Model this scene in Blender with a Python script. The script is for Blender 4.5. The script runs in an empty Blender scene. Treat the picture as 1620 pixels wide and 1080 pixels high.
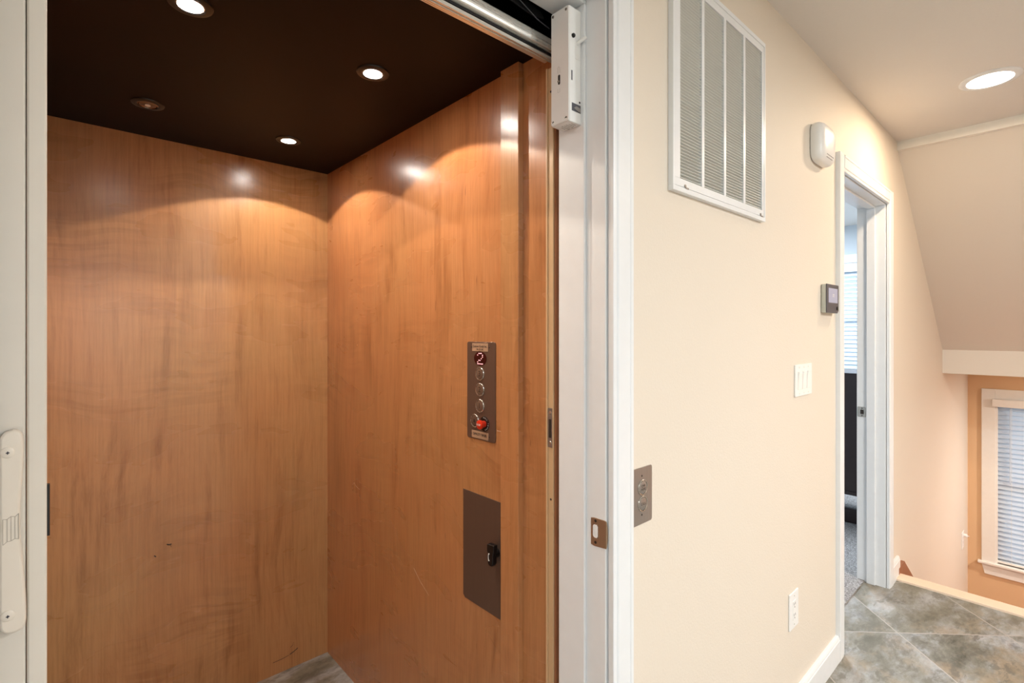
import bpy, bmesh, math, random
from mathutils import Vector, Matrix
random.seed(4)
S = bpy.context.scene
COL = S.collection
# ------------------------------------------------------------------ camera
EYE = 1.373
cam_d = bpy.data.cameras.new('camera'); cam = bpy.data.objects.new('camera', cam_d); COL.objects.link(cam)
cam.location = (0, 0, EYE); cam.rotation_euler = (math.radians(90), 0, math.radians(47.70562 - 90))
cam_d.sensor_width = 36; cam_d.lens = 802.4 / 1620 * 36; cam_d.shift_y = -17 / 1620; cam_d.clip_start = .02
S.camera = cam
# ------------------------------------------------------------------ colour management
S.view_settings.view_transform = 'Standard'; S.view_settings.look = 'None'
S.view_settings.exposure = 0.0; S.view_settings.gamma = 1; S.view_settings.use_curve_mapping = False
# ------------------------------------------------------------------ world: pale overcast sky over hazy greenery
W = bpy.data.worlds.new('sky'); S.world = W; W.use_nodes = True
wn = W.node_tree; wn.nodes.clear()
tc = wn.nodes.new('ShaderNodeTexCoord'); sp = wn.nodes.new('ShaderNodeSeparateXYZ')
rp = wn.nodes.new('ShaderNodeValToRGB'); bg = wn.nodes.new('ShaderNodeBackground'); wo = wn.nodes.new('ShaderNodeOutputWorld')
mr = wn.nodes.new('ShaderNodeMapRange'); mr.inputs[1].default_value = -1; mr.inputs[2].default_value = 1
wn.links.new(tc.outputs['Generated'], sp.inputs[0]); wn.links.new(sp.outputs[2], mr.inputs[0]); wn.links.new(mr.outputs[0], rp.inputs[0])
rp.color_ramp.elements[0].position = .40; rp.color_ramp.elements[0].color = (.36, .42, .40, 1)
rp.color_ramp.elements[1].position = .50; rp.color_ramp.elements[1].color = (.80, .90, 1.0, 1)
e = rp.color_ramp.elements.new(.47); e.color = (.42, .52, .50, 1)
wn.links.new(rp.outputs[0], bg.inputs[0]); bg.inputs[1].default_value = 3.0; wn.links.new(bg.outputs[0], wo.inputs[0])

def light(name, kind, loc, energy, color, rot=(0, 0, 0), **kw):
    d = bpy.data.lights.new(name, kind); d.energy = energy; d.color = color
    for k, v in kw.items(): setattr(d, k, v)
    o = bpy.data.objects.new(name, d); COL.objects.link(o); o.location = loc; o.rotation_euler = rot
    return o
WARM = (1.0, .76, .53); NEUT = (.93, .97, 1.0); HALO = (1.0, .86, .70)
# hallway downlights: the one in view, and unseen ones added as fill light
DOWNLIGHTS_AND_FILL = [((2.946, .227), 13, WARM), ((2.946, -1.5), 18, WARM), ((1.75, -1.35), 45, NEUT), ((-1.1, -1.0), 36, NEUT), ((1.75, -2.8), 40, NEUT), ((-1.6, -2.6), 26, NEUT)]
for (x, y), en, colr in DOWNLIGHTS_AND_FILL:
    light('downlight_and_fill_lamp', 'AREA', (x, y, 2.428), en, colr, shape='DISK', size=.15)
light('stairwell_fill', 'AREA', (5.7, -1.0, 1.03), 52, (1.0, .90, .80), shape='DISK', size=.15)  # fill light added to brighten the stairwell, no fixture
light('bedroom_fill', 'AREA', (4.6, 2.2, 2.42), 110, (.82, .91, 1.0), shape='DISK', size=.8)  # cool area light added to lift the bedroom, no fixture
# elevator car halogen spots (three lit, one dead)
CAR_SPOTS = [((.212, 1.212), 1), ((.618, 1.215), 1), ((.618, 1.845), 1), ((.212, 1.828), 0)]
for (x, y), lit in CAR_SPOTS:
    if lit: light('car_spot_lamp', 'SPOT', (x, y, 2.034), 15, HALO, spot_size=math.radians(128), spot_blend=.06, shadow_soft_size=.012)
# daylight portals in the window openings
def portal(name, loc, rot, sx, sy):
    o = light(name, 'AREA', loc, 1, (1, 1, 1), rot, shape='RECTANGLE', size=sx, size_y=sy); o.data.cycles.is_portal = True
portal('portal_fill_window', (0, -3.62, 1.5), (math.radians(-90), 0, 0), 2.0, 1.2)  # serves the added fill window behind the camera
portal('portal_stair', (6.72, .0, .02), (0, math.radians(90), 0), 1.5, 1.0)
portal('portal_bedroom', (6.2, 1.6, 1.4), (0, math.radians(90), 0), 1.4, 1.3)

# ------------------------------------------------------------------ mesh helpers
def wloc(o):
    v = Vector((0, 0, 0))
    while o: v += o.location; o = o.parent
    return v
class MB:
    def __init__(s): s.b = bmesh.new()
    def box(s, x0, x1, y0, y1, z0, z1, rot=None, piv=None):
        vs = [s.b.verts.new((x, y, z)) for x in (x0, x1) for y in (y0, y1) for z in (z0, z1)]
        for f in ((0, 1, 3, 2), (4, 6, 7, 5), (0, 4, 5, 1), (2, 3, 7, 6), (0, 2, 6, 4), (1, 5, 7, 3)): s.b.faces.new([vs[i] for i in f])
        if rot:
            p = Vector(piv) if piv else Vector(((x0 + x1) / 2, (y0 + y1) / 2, (z0 + z1) / 2))
            for v in vs: v.co = rot @ (v.co - p) + p
        return s
    def prism(s, pts, ax, d0, d1):
        """pts: 2-D outline; ax: extrusion axis. plane axes: x->(y,z) y->(x,z) z->(x,y)"""
        def mk(p, d): return {'x': (d, p[0], p[1]), 'y': (p[0], d, p[1]), 'z': (p[0], p[1], d)}[ax]
        a = [s.b.verts.new(mk(p, d0)) for p in pts]; c = [s.b.verts.new(mk(p, d1)) for p in pts]
        s.b.faces.new(a); s.b.faces.new(c[::-1]); n = len(pts)
        for i in range(n): s.b.faces.new((a[i], c[i], c[(i + 1) % n], a[(i + 1) % n]))
        return s
    def lathe(s, c, ax, prof, n=40):
        """prof: list of (radius, distance along axis)"""
        A = Vector(ax).normalized(); U = A.orthogonal().normalized(); V = A.cross(U); c = Vector(c); rings = []
        for r, h in prof:
            if r < 1e-6: rings.append([s.b.verts.new(c + A * h)])
            else: rings.append([s.b.verts.new(c + A * h + (U * math.cos(2 * math.pi * i / n) + V * math.sin(2 * math.pi * i / n)) * r) for i in range(n)])
        for a, d in zip(rings, rings[1:]):
            for i in range(n):
                j = (i + 1) % n
                if len(a) == 1 and len(d) == 1: continue
                if len(a) == 1: s.b.faces.new((a[0], d[i], d[j]))
                elif len(d) == 1: s.b.faces.new((a[i], d[0], a[j]))
                else: s.b.faces.new((a[i], d[i], d[j], a[j]))
        for r in (rings[0], rings[-1]):
            if len(r) > 1:
                try: s.b.faces.new(r)
                except Exception: pass
        return s
    def cyl(s, c, ax, r, h, n=32): return s.lathe(c, ax, [(r, 0), (r, h)], n)
    def tube(s, pts, r, n=8):
        prev = None
        for k, p in enumerate(pts):
            p = Vector(p); d = (Vector(pts[min(k + 1, len(pts) - 1)]) - Vector(pts[max(k - 1, 0)])).normalized()
            up = Vector((0, 0, 1)) if abs(d.z) < .9 else Vector((1, 0, 0))
            U = d.cross(up).normalized(); V = d.cross(U)
            ring = [s.b.verts.new(p + (U * math.cos(2 * math.pi * i / n) + V * math.sin(2 * math.pi * i / n)) * r) for i in range(n)]
            if prev:
                for i in range(n): s.b.faces.new((prev[i], ring[i], ring[(i + 1) % n], prev[(i + 1) % n]))
            else: s.b.faces.new(ring[::-1])
            prev = ring
        s.b.faces.new(prev); return s
    def build(s, name, mat, parent=None, bevel=0, seg=2, smooth=False, angle=30):
        bmesh.ops.recalc_face_normals(s.b, faces=s.b.faces)
        me = bpy.data.meshes.new(name)
        off = wloc(parent) if parent else Vector((0, 0, 0))
        for v in s.b.verts: v.co -= off
        s.b.to_mesh(me); s.b.free(); me.materials.append(mat)
        o = bpy.data.objects.new(name, me); COL.objects.link(o)
        if parent: o.parent = parent
        if bevel:
            m = o.modifiers.new('bevel', 'BEVEL'); m.width = bevel; m.segments = seg; m.limit_method = 'ANGLE'; m.angle_limit = math.radians(angle)
        if smooth or bevel:
            for p in me.polygons: p.use_smooth = True
            me.set_sharp_from_angle(angle=math.radians(38))
            if bevel:
                w = o.modifiers.new('wn', 'WEIGHTED_NORMAL'); w.keep_sharp = True
        return o
def Bx(name, mat, parent, x0, x1, y0, y1, z0, z1, bevel=0, **k): return MB().box(x0, x1, y0, y1, z0, z1).build(name, mat, parent, bevel, **k)
def thing(name, loc, label, cat, group=None):
    o = bpy.data.objects.new(name, None); COL.objects.link(o); o.location = loc; o.empty_display_size = .05
    o['label'] = label; o['category'] = cat
    if group: o['group'] = group
    return o
def struct(o): o['kind'] = 'structure'; return o
def tag(o, label, cat, group=None):
    o['label'] = label; o['category'] = cat
    if group: o['group'] = group
    return o
def rrect(x0, x1, y0, y1, r, n=6):
    P = []
    for cx, cy, a0 in ((x1 - r, y1 - r, 0), (x0 + r, y1 - r, 90), (x0 + r, y0 + r, 180), (x1 - r, y0 + r, 270)):
        for i in range(n + 1):
            a = math.radians(a0 + 90 * i / n); P.append((cx + r * math.cos(a), cy + r * math.sin(a)))
    return P
def text(name, body, size, loc, face, mat, parent, extr=.0003, sx=1):
    """face: '-y' reads looking towards +y ; '-x' reads looking towards +x ; '-z' reads from below"""
    c = bpy.data.curves.new(name, 'FONT'); c.body = body; c.size = size; c.extrude = extr; c.align_x = 'CENTER'; c.align_y = 'CENTER'
    c.materials.append(mat); o = bpy.data.objects.new(name, c); COL.objects.link(o)
    o.parent = parent; o.location = Vector(loc) - wloc(parent)
    o.rotation_euler = {'-y': (math.radians(90), 0, 0), '-x': (math.radians(90), 0, math.radians(-90)), '-z': (math.radians(180), 0, math.radians(-90))}[face]
    o.scale = (sx, 1, 1)
    me = bpy.data.meshes.new_from_object(o); mo = bpy.data.objects.new(name, me); COL.objects.link(mo)
    mo.parent = parent; mo.location = o.location; mo.rotation_euler = o.rotation_euler; mo.scale = o.scale
    bpy.data.objects.remove(o); return mo

# ------------------------------------------------------------------ materials
def lin(c): return tuple(((v / 255 / 12.92) if v / 255 <= .04045 else ((v / 255 + .055) / 1.055) ** 2.4) for v in c) + (1,)
class N:
    def __init__(s, name):
        s.m = bpy.data.materials.new(name); s.m.use_nodes = True; s.t = s.m.node_tree; s.p = s.t.nodes['Principled BSDF']
        s.tc = s.n('ShaderNodeTexCoord').outputs['Object']
    def n(s, k, **kw):
        o = s.t.nodes.new(k)
        for a, b in kw.items(): setattr(o, a, b)
        return o
    def put(s, inp, v):
        if hasattr(v, 'links') or isinstance(v, bpy.types.NodeSocket): s.t.links.new(v, inp)
        elif v is not None: inp.default_value = v
    def math(s, op, a, b=None):
        o = s.n('ShaderNodeMath', operation=op); s.put(o.inputs[0], a); s.put(o.inputs[1], b); return o.outputs[0]
    def mapping(s, scale=(1, 1, 1), loc=(0, 0, 0), rot=(0, 0, 0), vec=None):
        o = s.n('ShaderNodeMapping'); s.put(o.inputs[0], vec or s.tc); o.inputs[1].default_value = loc; o.inputs[2].default_value = rot; o.inputs[3].default_value = scale; return o.outputs[0]
    def noise(s, vec, scale, detail=3, rough=.5, dist=0, out=0):
        o = s.n('ShaderNodeTexNoise'); s.put(o.inputs['Vector'], vec); o.inputs['Scale'].default_value = scale
        o.inputs['Detail'].default_value = detail; o.inputs['Roughness'].default_value = rough; o.inputs['Distortion'].default_value = dist; return o.outputs[out]
    def ramp(s, v, stops):
        o = s.n('ShaderNodeValToRGB'); s.put(o.inputs[0], v); cr = o.color_ramp
        for p, c in stops[1:-1]: cr.elements.new(p)
        cr.elements[0].position = stops[0][0]; cr.elements[len(stops) - 1].position = stops[-1][0]
        for i, (p, c) in enumerate(stops): cr.elements[i].color = c if len(c) == 4 else tuple(c) + (1,)
        return o.outputs[0]
    def mix(s, f, a, b, mode='MIX'):
        o = s.n('ShaderNodeMix', data_type='RGBA', blend_type=mode); s.put(o.inputs[0], f); s.put(o.inputs[6], a); s.put(o.inputs[7], b); return o.outputs[2]
    def bump(s, h, strength, dist=.001, normal=None):
        o = s.n('ShaderNodeBump'); o.inputs['Strength'].default_value = strength; o.inputs['Distance'].default_value = dist; s.put(o.inputs['Height'], h)
        if normal is not None: s.put(o.inputs['Normal'], normal)
        return o.outputs[0]
    def fin(s, col=None, rough=None, metal=None, normal=None, **kw):
        s.put(s.p.inputs['Base Color'], col); s.put(s.p.inputs['Roughness'], rough); s.put(s.p.inputs['Metallic'], metal)
        if normal is not None: s.put(s.p.inputs['Normal'], normal)
        for k, v in kw.items(): s.put(s.p.inputs[k.replace('_', ' ')], v)
        return s.m
def plain(name, c, rough=.5, metal=0, var=.03, **kw):
    m = N(name); nz = m.noise(m.tc, 30, 3); base = lin(c)
    col = m.mix(nz, tuple(v * (1 - var) for v in base[:3]) + (1,), tuple(min(1, v * (1 + var)) for v in base[:3]) + (1,))
    return m.fin(col, rough, metal, **kw)
def wallpaint(name, c, bump=.35, scale=230, rough=.65):
    m = N(name); nz = m.noise(m.tc, scale, 3, .6); n2 = m.noise(m.tc, 2.2, 2); base = lin(c)
    col = m.mix(n2, tuple(v * .975 for v in base[:3]) + (1,), base)
    return m.fin(col, rough, 0, m.bump(nz, bump, .0012))
def wood(name, hue=(1, 1, 1), seed=0, rough=.27, figure=1.0):
    m = N(name)
    warp = m.noise(m.mapping((1.4, 1.4, .7), (seed, seed * 1.7, seed * .6)), 2.0, 1, .4, 0, 1)
    v1 = m.n('ShaderNodeVectorMath', operation='MULTIPLY_ADD'); m.put(v1.inputs[0], warp); v1.inputs[1].default_value = (.16, .16, .22); m.put(v1.inputs[2], m.tc); wv = v1.outputs[0]
    fine = m.noise(m.mapping((150, 150, 4.0), (seed, 0, seed)), 1, 4, .6)
    grain = m.noise(m.mapping((17, 17, 1.5), (seed, seed, 0), vec=wv), 1, 6, .68, 0)
    cloud = m.noise(m.mapping((2.0, 2.0, 1.3), (seed * 2, 1, 0)), 1, 3, .55, 0)
    curl = m.noise(m.mapping((3.0, 3.0, 9), (0, seed, 2), (0, .30, 0), vec=wv), 1, 3, .5, 0)
    H = lambda r, g, b: tuple(a * k for a, k in zip((r, g, b), hue)) + (1,)
    base = m.ramp(grain, [(.28, H(.31, .130, .047)), (.42, H(.43, .198, .078)), (.52, H(.48, .232, .096)), (.62, H(.45, .212, .084)), (.74, H(.34, .145, .053))])
    cl = m.ramp(cloud, [(.30, (1.04, .93, .86)), (.50, (1.0, 1.0, 1.0)), (.70, (.97, 1.07, 1.06))])
    c = m.mix(.9, base, cl, 'MULTIPLY')
    cu = m.ramp(curl, [(.30, (.90, .88, .85)), (.46, (1.0, 1.0, 1.0)), (.60, (1.05, 1.06, 1.07)), (.75, (.96, .95, .93))])
    c = m.mix(.6 * figure, c, cu, 'MULTIPLY')
    # isolated flame figure: a few slanting ripples
    fl = m.noise(m.mapping((5, 5, 46), (seed, 3, 1), (0, .22, 0), vec=wv), 1, 2, .5, 0); fm = m.noise(m.mapping((2.4, 2.4, 2.4), (7, seed, 2)), 1, 2, .5)
    msk = m.ramp(fm, [(.50, (0, 0, 0)), (.66, (.75 * figure,) * 3)])
    c = m.mix(msk, c, m.mix(1.0, c, m.ramp(fl, [(.40, (.84, .80, .76)), (.56, (1.05, 1.05, 1.05))]), 'MULTIPLY'))
    c = m.mix(.6, c, m.ramp(fine, [(.30, (.78, .75, .72)), (.6, (1.04, 1.04, 1.04))]), 'MULTIPLY')
    # thin dark mineral streaks
    st = m.noise(m.mapping((60, 60, 9), (seed + 3, 2, 5)), 1, 2, .5)
    c = m.mix(m.ramp(st, [(.745, (0, 0, 0)), (.775, (.6, .6, .6))]), c, H(.20, .075, .03))
    bp = m.bump(cloud, .08, .004); bp = m.bump(fine, .08, .0006, bp)
    return m.fin(c, m.ramp(curl, [(.2, (rough - .03,) * 3), (.8, (rough + .06,) * 3)]), 0, bp, Coat_Weight=.5, Coat_Roughness=.23)
def metal(name, c, rough=.35, aniso=0, brushed='z', m_=1.0):
    m = N(name); sc = {'z': (260, 260, 3), 'x': (3, 260, 260), 'y': (260, 3, 260)}[brushed]
    nz = m.noise(m.mapping(sc), 1, 3, .6); base = lin(c)
    col = m.mix(nz, tuple(v * .86 for v in base[:3]) + (1,), tuple(min(1, v * 1.1) for v in base[:3]) + (1,))
    return m.fin(col, m.ramp(nz, [(.2, (max(.05, rough - .06),) * 3), (.8, (rough + .08,) * 3)]), m_, m.bump(nz, .08, .0003))
def emit(name, c, strength):
    m = N(name); return m.fin((.9, .9, .9, 1), .4, 0, Emission_Color=c, Emission_Strength=strength)
def slate(name, T, a0, b0, rotated, grout, tint=(1, 1, 1), offx=0):
    m = N(name); sep = m.n('ShaderNodeSeparateXYZ'); m.put(sep.inputs[0], m.tc); x, y = sep.outputs[0], sep.outputs[1]
    if rotated:
        a = m.math('MULTIPLY', m.math('SUBTRACT', x, y), .70711); b = m.math('MULTIPLY', m.math('ADD', x, y), .70711)
    else: a, b = x, y
    wob = m.math('MULTIPLY', m.math('SUBTRACT', m.noise(m.tc, 45, 2), .5), .006)
    a = m.math('DIVIDE', m.math('ADD', m.math('SUBTRACT', a, a0 - 20 * T), wob), T); b = m.math('DIVIDE', m.math('ADD', m.math('SUBTRACT', b, b0 - 20 * T), wob), T)
    ia, ib = m.math('FLOOR', a), m.math('FLOOR', b)
    def edge(v):
        f = m.math('FRACT', v); return m.math('MINIMUM', f, m.math('SUBTRACT', 1, f))
    d = m.math('MINIMUM', edge(a), edge(b)); g = m.math('LESS_THAN', d, .0028 / T)
    cid = m.n('ShaderNodeCombineXYZ'); m.put(cid.inputs[0], ia); m.put(cid.inputs[1], ib)
    wn_ = m.n('ShaderNodeTexWhiteNoise', noise_dimensions='3D'); m.put(wn_.inputs['Vector'], cid.outputs[0])
    sc = m.n('ShaderNodeVectorMath', operation='MULTIPLY_ADD'); m.put(sc.inputs[0], wn_.outputs[1]); sc.inputs[1].default_value = (17, 17, 17); m.put(sc.inputs[2], m.tc)
    wq = m.n('ShaderNodeVectorMath', operation='MULTIPLY_ADD'); m.put(wq.inputs[0], m.noise(m.tc, 5, 4, .6, 0, 1)); wq.inputs[1].default_value = (.07, .07, 0); m.put(wq.inputs[2], sc.outputs[0]); vec = wq.outputs[0]
    big = m.noise(m.mapping((2.6, 6.0, 3), rot=(0, 0, .6), vec=vec), 1, 8, .70, 0)
    mid = m.noise(m.mapping((9, 16, 9), rot=(0, 0, .4), vec=vec), 1, 8, .74, 0)
    rust = m.noise(m.mapping((3.4, 5, 3), loc=(5, 3, 1), vec=vec), 1, 6, .66, 0)
    dark = m.noise(m.mapping((5, 12, 3), loc=(1, 9, 1), rot=(0, 0, .5), vec=vec), 1, 8, .72, 0)
    Tn = lambda r, g_, b_: tuple(v * k for v, k in zip(lin((r, g_, b_))[:3], tint)) + (1,)
    c = m.ramp(big, [(.34, Tn(92, 92, 83)), (.44, Tn(122, 121, 112)), (.50, Tn(140, 141, 138)), (.56, Tn(158, 161, 165)), (.66, Tn(180, 182, 186))])
    c = m.mix(.75, c, m.ramp(mid, [(.36, (.42, .42, .42)), (.47, (.94, .94, .94)), (.56, (1.14, 1.14, 1.13)), (.68, (1.4, 1.39, 1.35))]), 'MULTIPLY')
    c = m.mix(m.ramp(rust, [(.52, (0, 0, 0)), (.64, (.5, .5, .5))]), c, Tn(172, 150, 124))
    c = m.mix(m.ramp(dark, [(.54, (0, 0, 0)), (.60, (.7, .7, .7))]), c, Tn(96, 95, 88))
    c = m.mix(m.math('MULTIPLY', wn_.outputs[0], .30), c, Tn(146, 140, 122))
    c = m.mix(g, c, grout)
    h = m.mix(g, m.mix(.5, mid, dark), (0, 0, 0, 1))
    return m.fin(c, m.ramp(mid, [(.2, (.38,) * 3), (.8, (.6,) * 3)]), 0, m.bump(h, .5, .003))

M = {}
M['wall'] = wallpaint('cream_wall_paint', (230, 220, 205), .55, 170)
M['wall_stair'] = wallpaint('wall_paint_warm_lit', (228, 190, 148), .4, 190)  # cream paint again, with the stairwell's warmer, dimmer light put into its colour
M['ceil'] = wallpaint('ceiling_paint', (228, 224, 218), .8, 120, .8)
M['soffit'] = wallpaint('soffit_paint', (230, 223, 213), .3, 190)
M['trim'] = plain('white_trim_paint', (236, 239, 241), .32)
M['trimwarm'] = plain('cream_trim_paint', (240, 237, 230), .35)
M['bedwall'] = wallpaint('bedroom_wall_paint', (216, 224, 230), .3, 190)
M['dark'] = plain('hoistway_dark', (26, 25, 25), .7)
M['darkmetal'] = plain('black_steel', (34, 34, 36), .4, .6)
M['wood_back'] = wood('maple_veneer_back', (1, 1.03, 1.0), 0)
M['wood_side'] = wood('maple_veneer_side', (1.03, .95, .92), 5.3, figure=.7)
M['wood_post'] = wood('maple_board', (1.05, 1.02, 1.0), 9.1, figure=.35)
M['wood_edge'] = plain('raw_wood_edge', (150, 98, 66), .6)
m = N('espresso_ceiling_laminate'); nz = m.noise(m.mapping((1.5, 1.5, 1)), 2, 4, .6, .5)
M['carceil'] = m.fin(m.ramp(nz, [(.3, (.005, .0022, .0016)), (.7, (.011, .0036, .0024))]), .5, 0, Specular_IOR_Level=.12)
M['floor'] = slate('slate_tile_hall', .477, 1.643, 2.387, True, lin((172, 166, 160)))
M['carfloor'] = slate('slate_tile_car', .33, .50, 1.987, False, lin((120, 105, 92)), (1.0, .93, .86))
M['steel'] = metal('brushed_stainless', (158, 154, 150), .36, m_=.7)
M['bronze'] = metal('bronzed_stainless', (130, 112, 98), .36, m_=.55)
M['bronzedark'] = metal('dark_bronzed_stainless', (112, 92, 80), .38, m_=.5)
M['nickel'] = metal('antique_brass', (176, 150, 124), .36, m_=.7); M['nameplate'] = metal('name_plate_metal', (190, 160, 132), .4, m_=.3)
M['chrome'] = metal('track_aluminium', (222, 222, 216), .28, brushed='x', m_=.72)
M['screw'] = metal('screw_steel', (196, 190, 180), .25, m_=.85)
M['box'] = plain('white_abs', (240, 240, 238), .35)
M['plastic'] = plain('white_plastic', (242, 242, 240), .3)
M['vinyl'] = plain('ivory_vinyl', (222, 218, 208), .38)
M['handle'] = plain('ivory_handle_plastic', (226, 220, 208), .28)
M['almond'] = plain('almond_vinyl', (205, 172, 132), .38)
M['black'] = plain('black_plastic', (14, 14, 15), .35)
M['ink'] = plain('black_ink', (40, 34, 30), .6)
M['emboss'] = plain('embossed_line', (178, 172, 160), .5); M['greyink'] = plain('grey_ink', (150, 148, 142), .6)
M['white'] = plain('white_ink', (235, 232, 226), .5)
M['red'] = plain('red_plastic', (205, 48, 22), .3)
M['maroon'] = plain('dark_red_lens', (52, 4, 10), .15)
M['redled'] = emit('red_led', (1, .25, .30, 1), 1.6)
M['greyplastic'] = plain('thermostat_case', (196, 197, 186), .45)
M['bezel'] = plain('charcoal_bezel', (78, 78, 86), .3)
M['screen'] = emit('lcd_screen', (.42, .42, .52, 1), .45); M['screen'].node_tree.nodes['Principled BSDF'].inputs['Base Color'].default_value = (.25, .25, .32, 1)
M['sideplug'] = plain('grille_louver_paint', (224, 226, 220), .5)
M['filter'] = plain('filter_grey', (150, 151, 146), .9)
M['espresso'] = plain('espresso_wood', (46, 34, 34), .3)
M['lampwhite'] = emit('halogen_face', (1, .93, .84, 1), 180)
M['downlens'] = emit('downlight_lens', (1, .93, .84, 1), 9)
M['lampdead'] = metal('reflector', (150, 130, 112), .2)
M['peach'] = plain('peach_painted_wood', (240, 218, 194), .5)
M['redwood'] = plain('stained_stair_wood', (150, 96, 66), .45)
m = N('window_glass'); gt = m.n('ShaderNodeBsdfTransparent'); gg = m.n('ShaderNodeBsdfGlossy'); gg.inputs['Roughness'].default_value = .02
fr = m.n('ShaderNodeFresnel'); fr.inputs[0].default_value = 1.45; gm = m.n('ShaderNodeMixShader')
m.put(gm.inputs[0], fr.outputs[0]); m.put(gm.inputs[1], gt.outputs[0]); m.put(gm.inputs[2], gg.outputs[0])
m.put(m.t.nodes['Material Output'].inputs[0], gm.outputs[0]); M['glass'] = m.m
m = N('carpet'); nz = m.noise(m.tc, 190, 4, .8); n2 = m.noise(m.tc, 90, 3, .6)
M['carpet'] = m.fin(m.ramp(nz, [(.36, (.10, .09, .085)), (.48, (.30, .28, .27)), (.6, (.66, .64, .63))]), .95, 0, m.bump(m.mix(.5, nz, n2), 1, .012))
m = N('blind_slat'); m.fin(lin((232, 238, 244)), .45, 0); tl = m.n('ShaderNodeBsdfTranslucent'); tl.inputs[0].default_value = lin((226, 236, 246)); sm = m.n('ShaderNodeMixShader'); sm.inputs[0].default_value = .5
m.put(sm.inputs[1], m.p.outputs[0]); m.put(sm.inputs[2], tl.outputs[0]); m.put(m.t.nodes['Material Output'].inputs[0], sm.outputs[0]); M['slat'] = m.m

# ------------------------------------------------------------------ the room shell
YW, YB = .657, .787          # hall face and far face of the wall the lift door and bedroom door sit in
CZ = 2.44                    # ceiling
g = MB()
g.box(-3.0, -.085, YW, YB, 0, CZ).box(-.085, .888, YW, YB, 2.115, CZ).box(.888, 2.478, YW, YB, 0, CZ)
g.box(2.478, 3.315, YW, YB, 2.065, CZ).box(3.315, 6.51, YW, YB, -2.4, CZ)
struct(g.build('wall_north', M['wall']))
# stair window wall (opening y -.45 .. .4635, z -.79 .. .70)
g = MB(); X0, X1 = 6.51, 6.66
g.box(X0, X1, .4635, 1.0, -2.4, CZ).box(X0, X1, -3.0, -.45, -2.4, CZ).box(X0, X1, -.45, .4635, -2.4, -.7875).box(X0, X1, -.45, .4635, .735, CZ)
struct(g.build('wall_stair', M['wall_stair']))
# hall floor with the open stairwell beyond its edge
struct(Bx('floor', M['floor'], None, -3.0, 3.44, -3.6, .7555, -.25, 0))
P = [(3.453, -.031)]; x, z = 3.535, -.19
for i in range(6): P += [(x if i else 3.453, z), (x + .27, z)]; x += .27; z -= .19
P += [(x, z), (6.51, z), (6.51, -2.4), (3.453, -2.4)]
g = MB(); g.prism(P[1:], 'y', -3.0, YW - .019); struct(g.build('floor_stairs', M['redwood']))
struct(Bx('wall_riser', M['peach'], None, 3.44, 3.452, -3.0, YW - .002, -2.4, -.002))
struct(Bx('trim_1', M['peach'], None, 3.44, 3.533, -3.0, YW - .001, -.03, .012, .003))
# ceiling, the trim band and the sloped stair soffit
struct(Bx('ceiling', M['ceil'], None, -3.0, 3.56, -3.6, YW, CZ, CZ + .15))
struct(Bx('trim_2', M['trimwarm'], None, 3.544, 3.575, -3.6, YW - .001, CZ - .047, CZ))
g = MB(); g.prism([(3.576, 2.393), (5.07, 1.2273), (5.07, 1.33), (3.576, 2.50)], 'y', -3.0, YW)
struct(g.build('ceiling_sloped', M['soffit']))
struct(Bx('ceiling_beam', M['soffit'], None, 5.07, 6.51, -3.0, YW, 1.0475, 1.35))
# rear, left and far shell of the hall (behind the camera): with a window added for fill daylight
g = MB(); g.box(-3.0, -1.0, -3.75, -3.6, 0, CZ).box(1.0, 6.6, -3.75, -3.6, 0, CZ).box(-1.0, 1.0, -3.75, -3.6, 2.1, CZ).box(-1.0, 1.0, -3.75, -3.6, 0, .9)
struct(g.build('wall_south', M['wall']))
struct(Bx('wall_west', M['wall'], None, -3.15, -3.0, -3.75, YB, 0, CZ))
g = MB(); g.box(3.56, 6.6, -3.15, -3.0, -2.5, CZ)
struct(g.build('wall_stair_south', M['wall_stair']))
g = MB()
for x in (-1.0, -.03, .94): g.box(x, x + .06, -3.72, -3.64, .9, 2.1)
g.box(-.94, .94, -3.72, -3.64, 2.04, 2.1).box(-.94, .94, -3.72, -3.64, .9, .96)
struct(g.build('window_fill', M['trim']))  # unseen window, added to let soft fill daylight into the hall
# bedroom shell
struct(Bx('floor_bedroom', M['carpet'], None, 1.3, 6.2, .7555, 4.0, -.2, .008))
g = MB(); BX = 6.0
g.box(BX, BX + .15, YB, 1.12, 0, CZ).box(BX, BX + .15, 2.3, 4.0, 0, CZ).box(BX, BX + .15, 1.12, 2.3, 2.06, CZ).box(BX, BX + .15, 1.12, 2.3, 0, .75)
struct(g.build('wall_bedroom_east', M['bedwall']))
g = MB(); g.box(1.3, BX, 4.0, 4.1, 0, CZ).box(1.2, 1.3, YB, 4.1, 0, CZ)
struct(g.build('wall_bedroom', M['bedwall']))
struct(Bx('wall_bedroom_south', M['bedwall'], None, 3.36, BX, YB, YB + .004, .008, CZ))
struct(Bx('ceiling_bedroom', M['ceil'], None, 1.2, BX + .15, YB, 4.1, CZ, CZ + .1))
# hoistway
g = MB(); g.box(-.55, 1.15, 2.35, 2.4, -.3, 2.9).box(-.6, -.55, YB, 2.4, -.3, 2.9).box(1.12, 1.17, YB, 2.4, -.3, 2.9).box(-.55, 1.15, YB, 2.4, 2.85, 2.9).box(-.55, 1.15, YB, 2.4, -.35, -.3)
struct(g.build('wall_hoistway', M['dark']))
struct(Bx('wall_hoistway_front', M['dark'], None, -.55, 1.12, YB, YB + .004, 2.127, 2.85))

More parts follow.
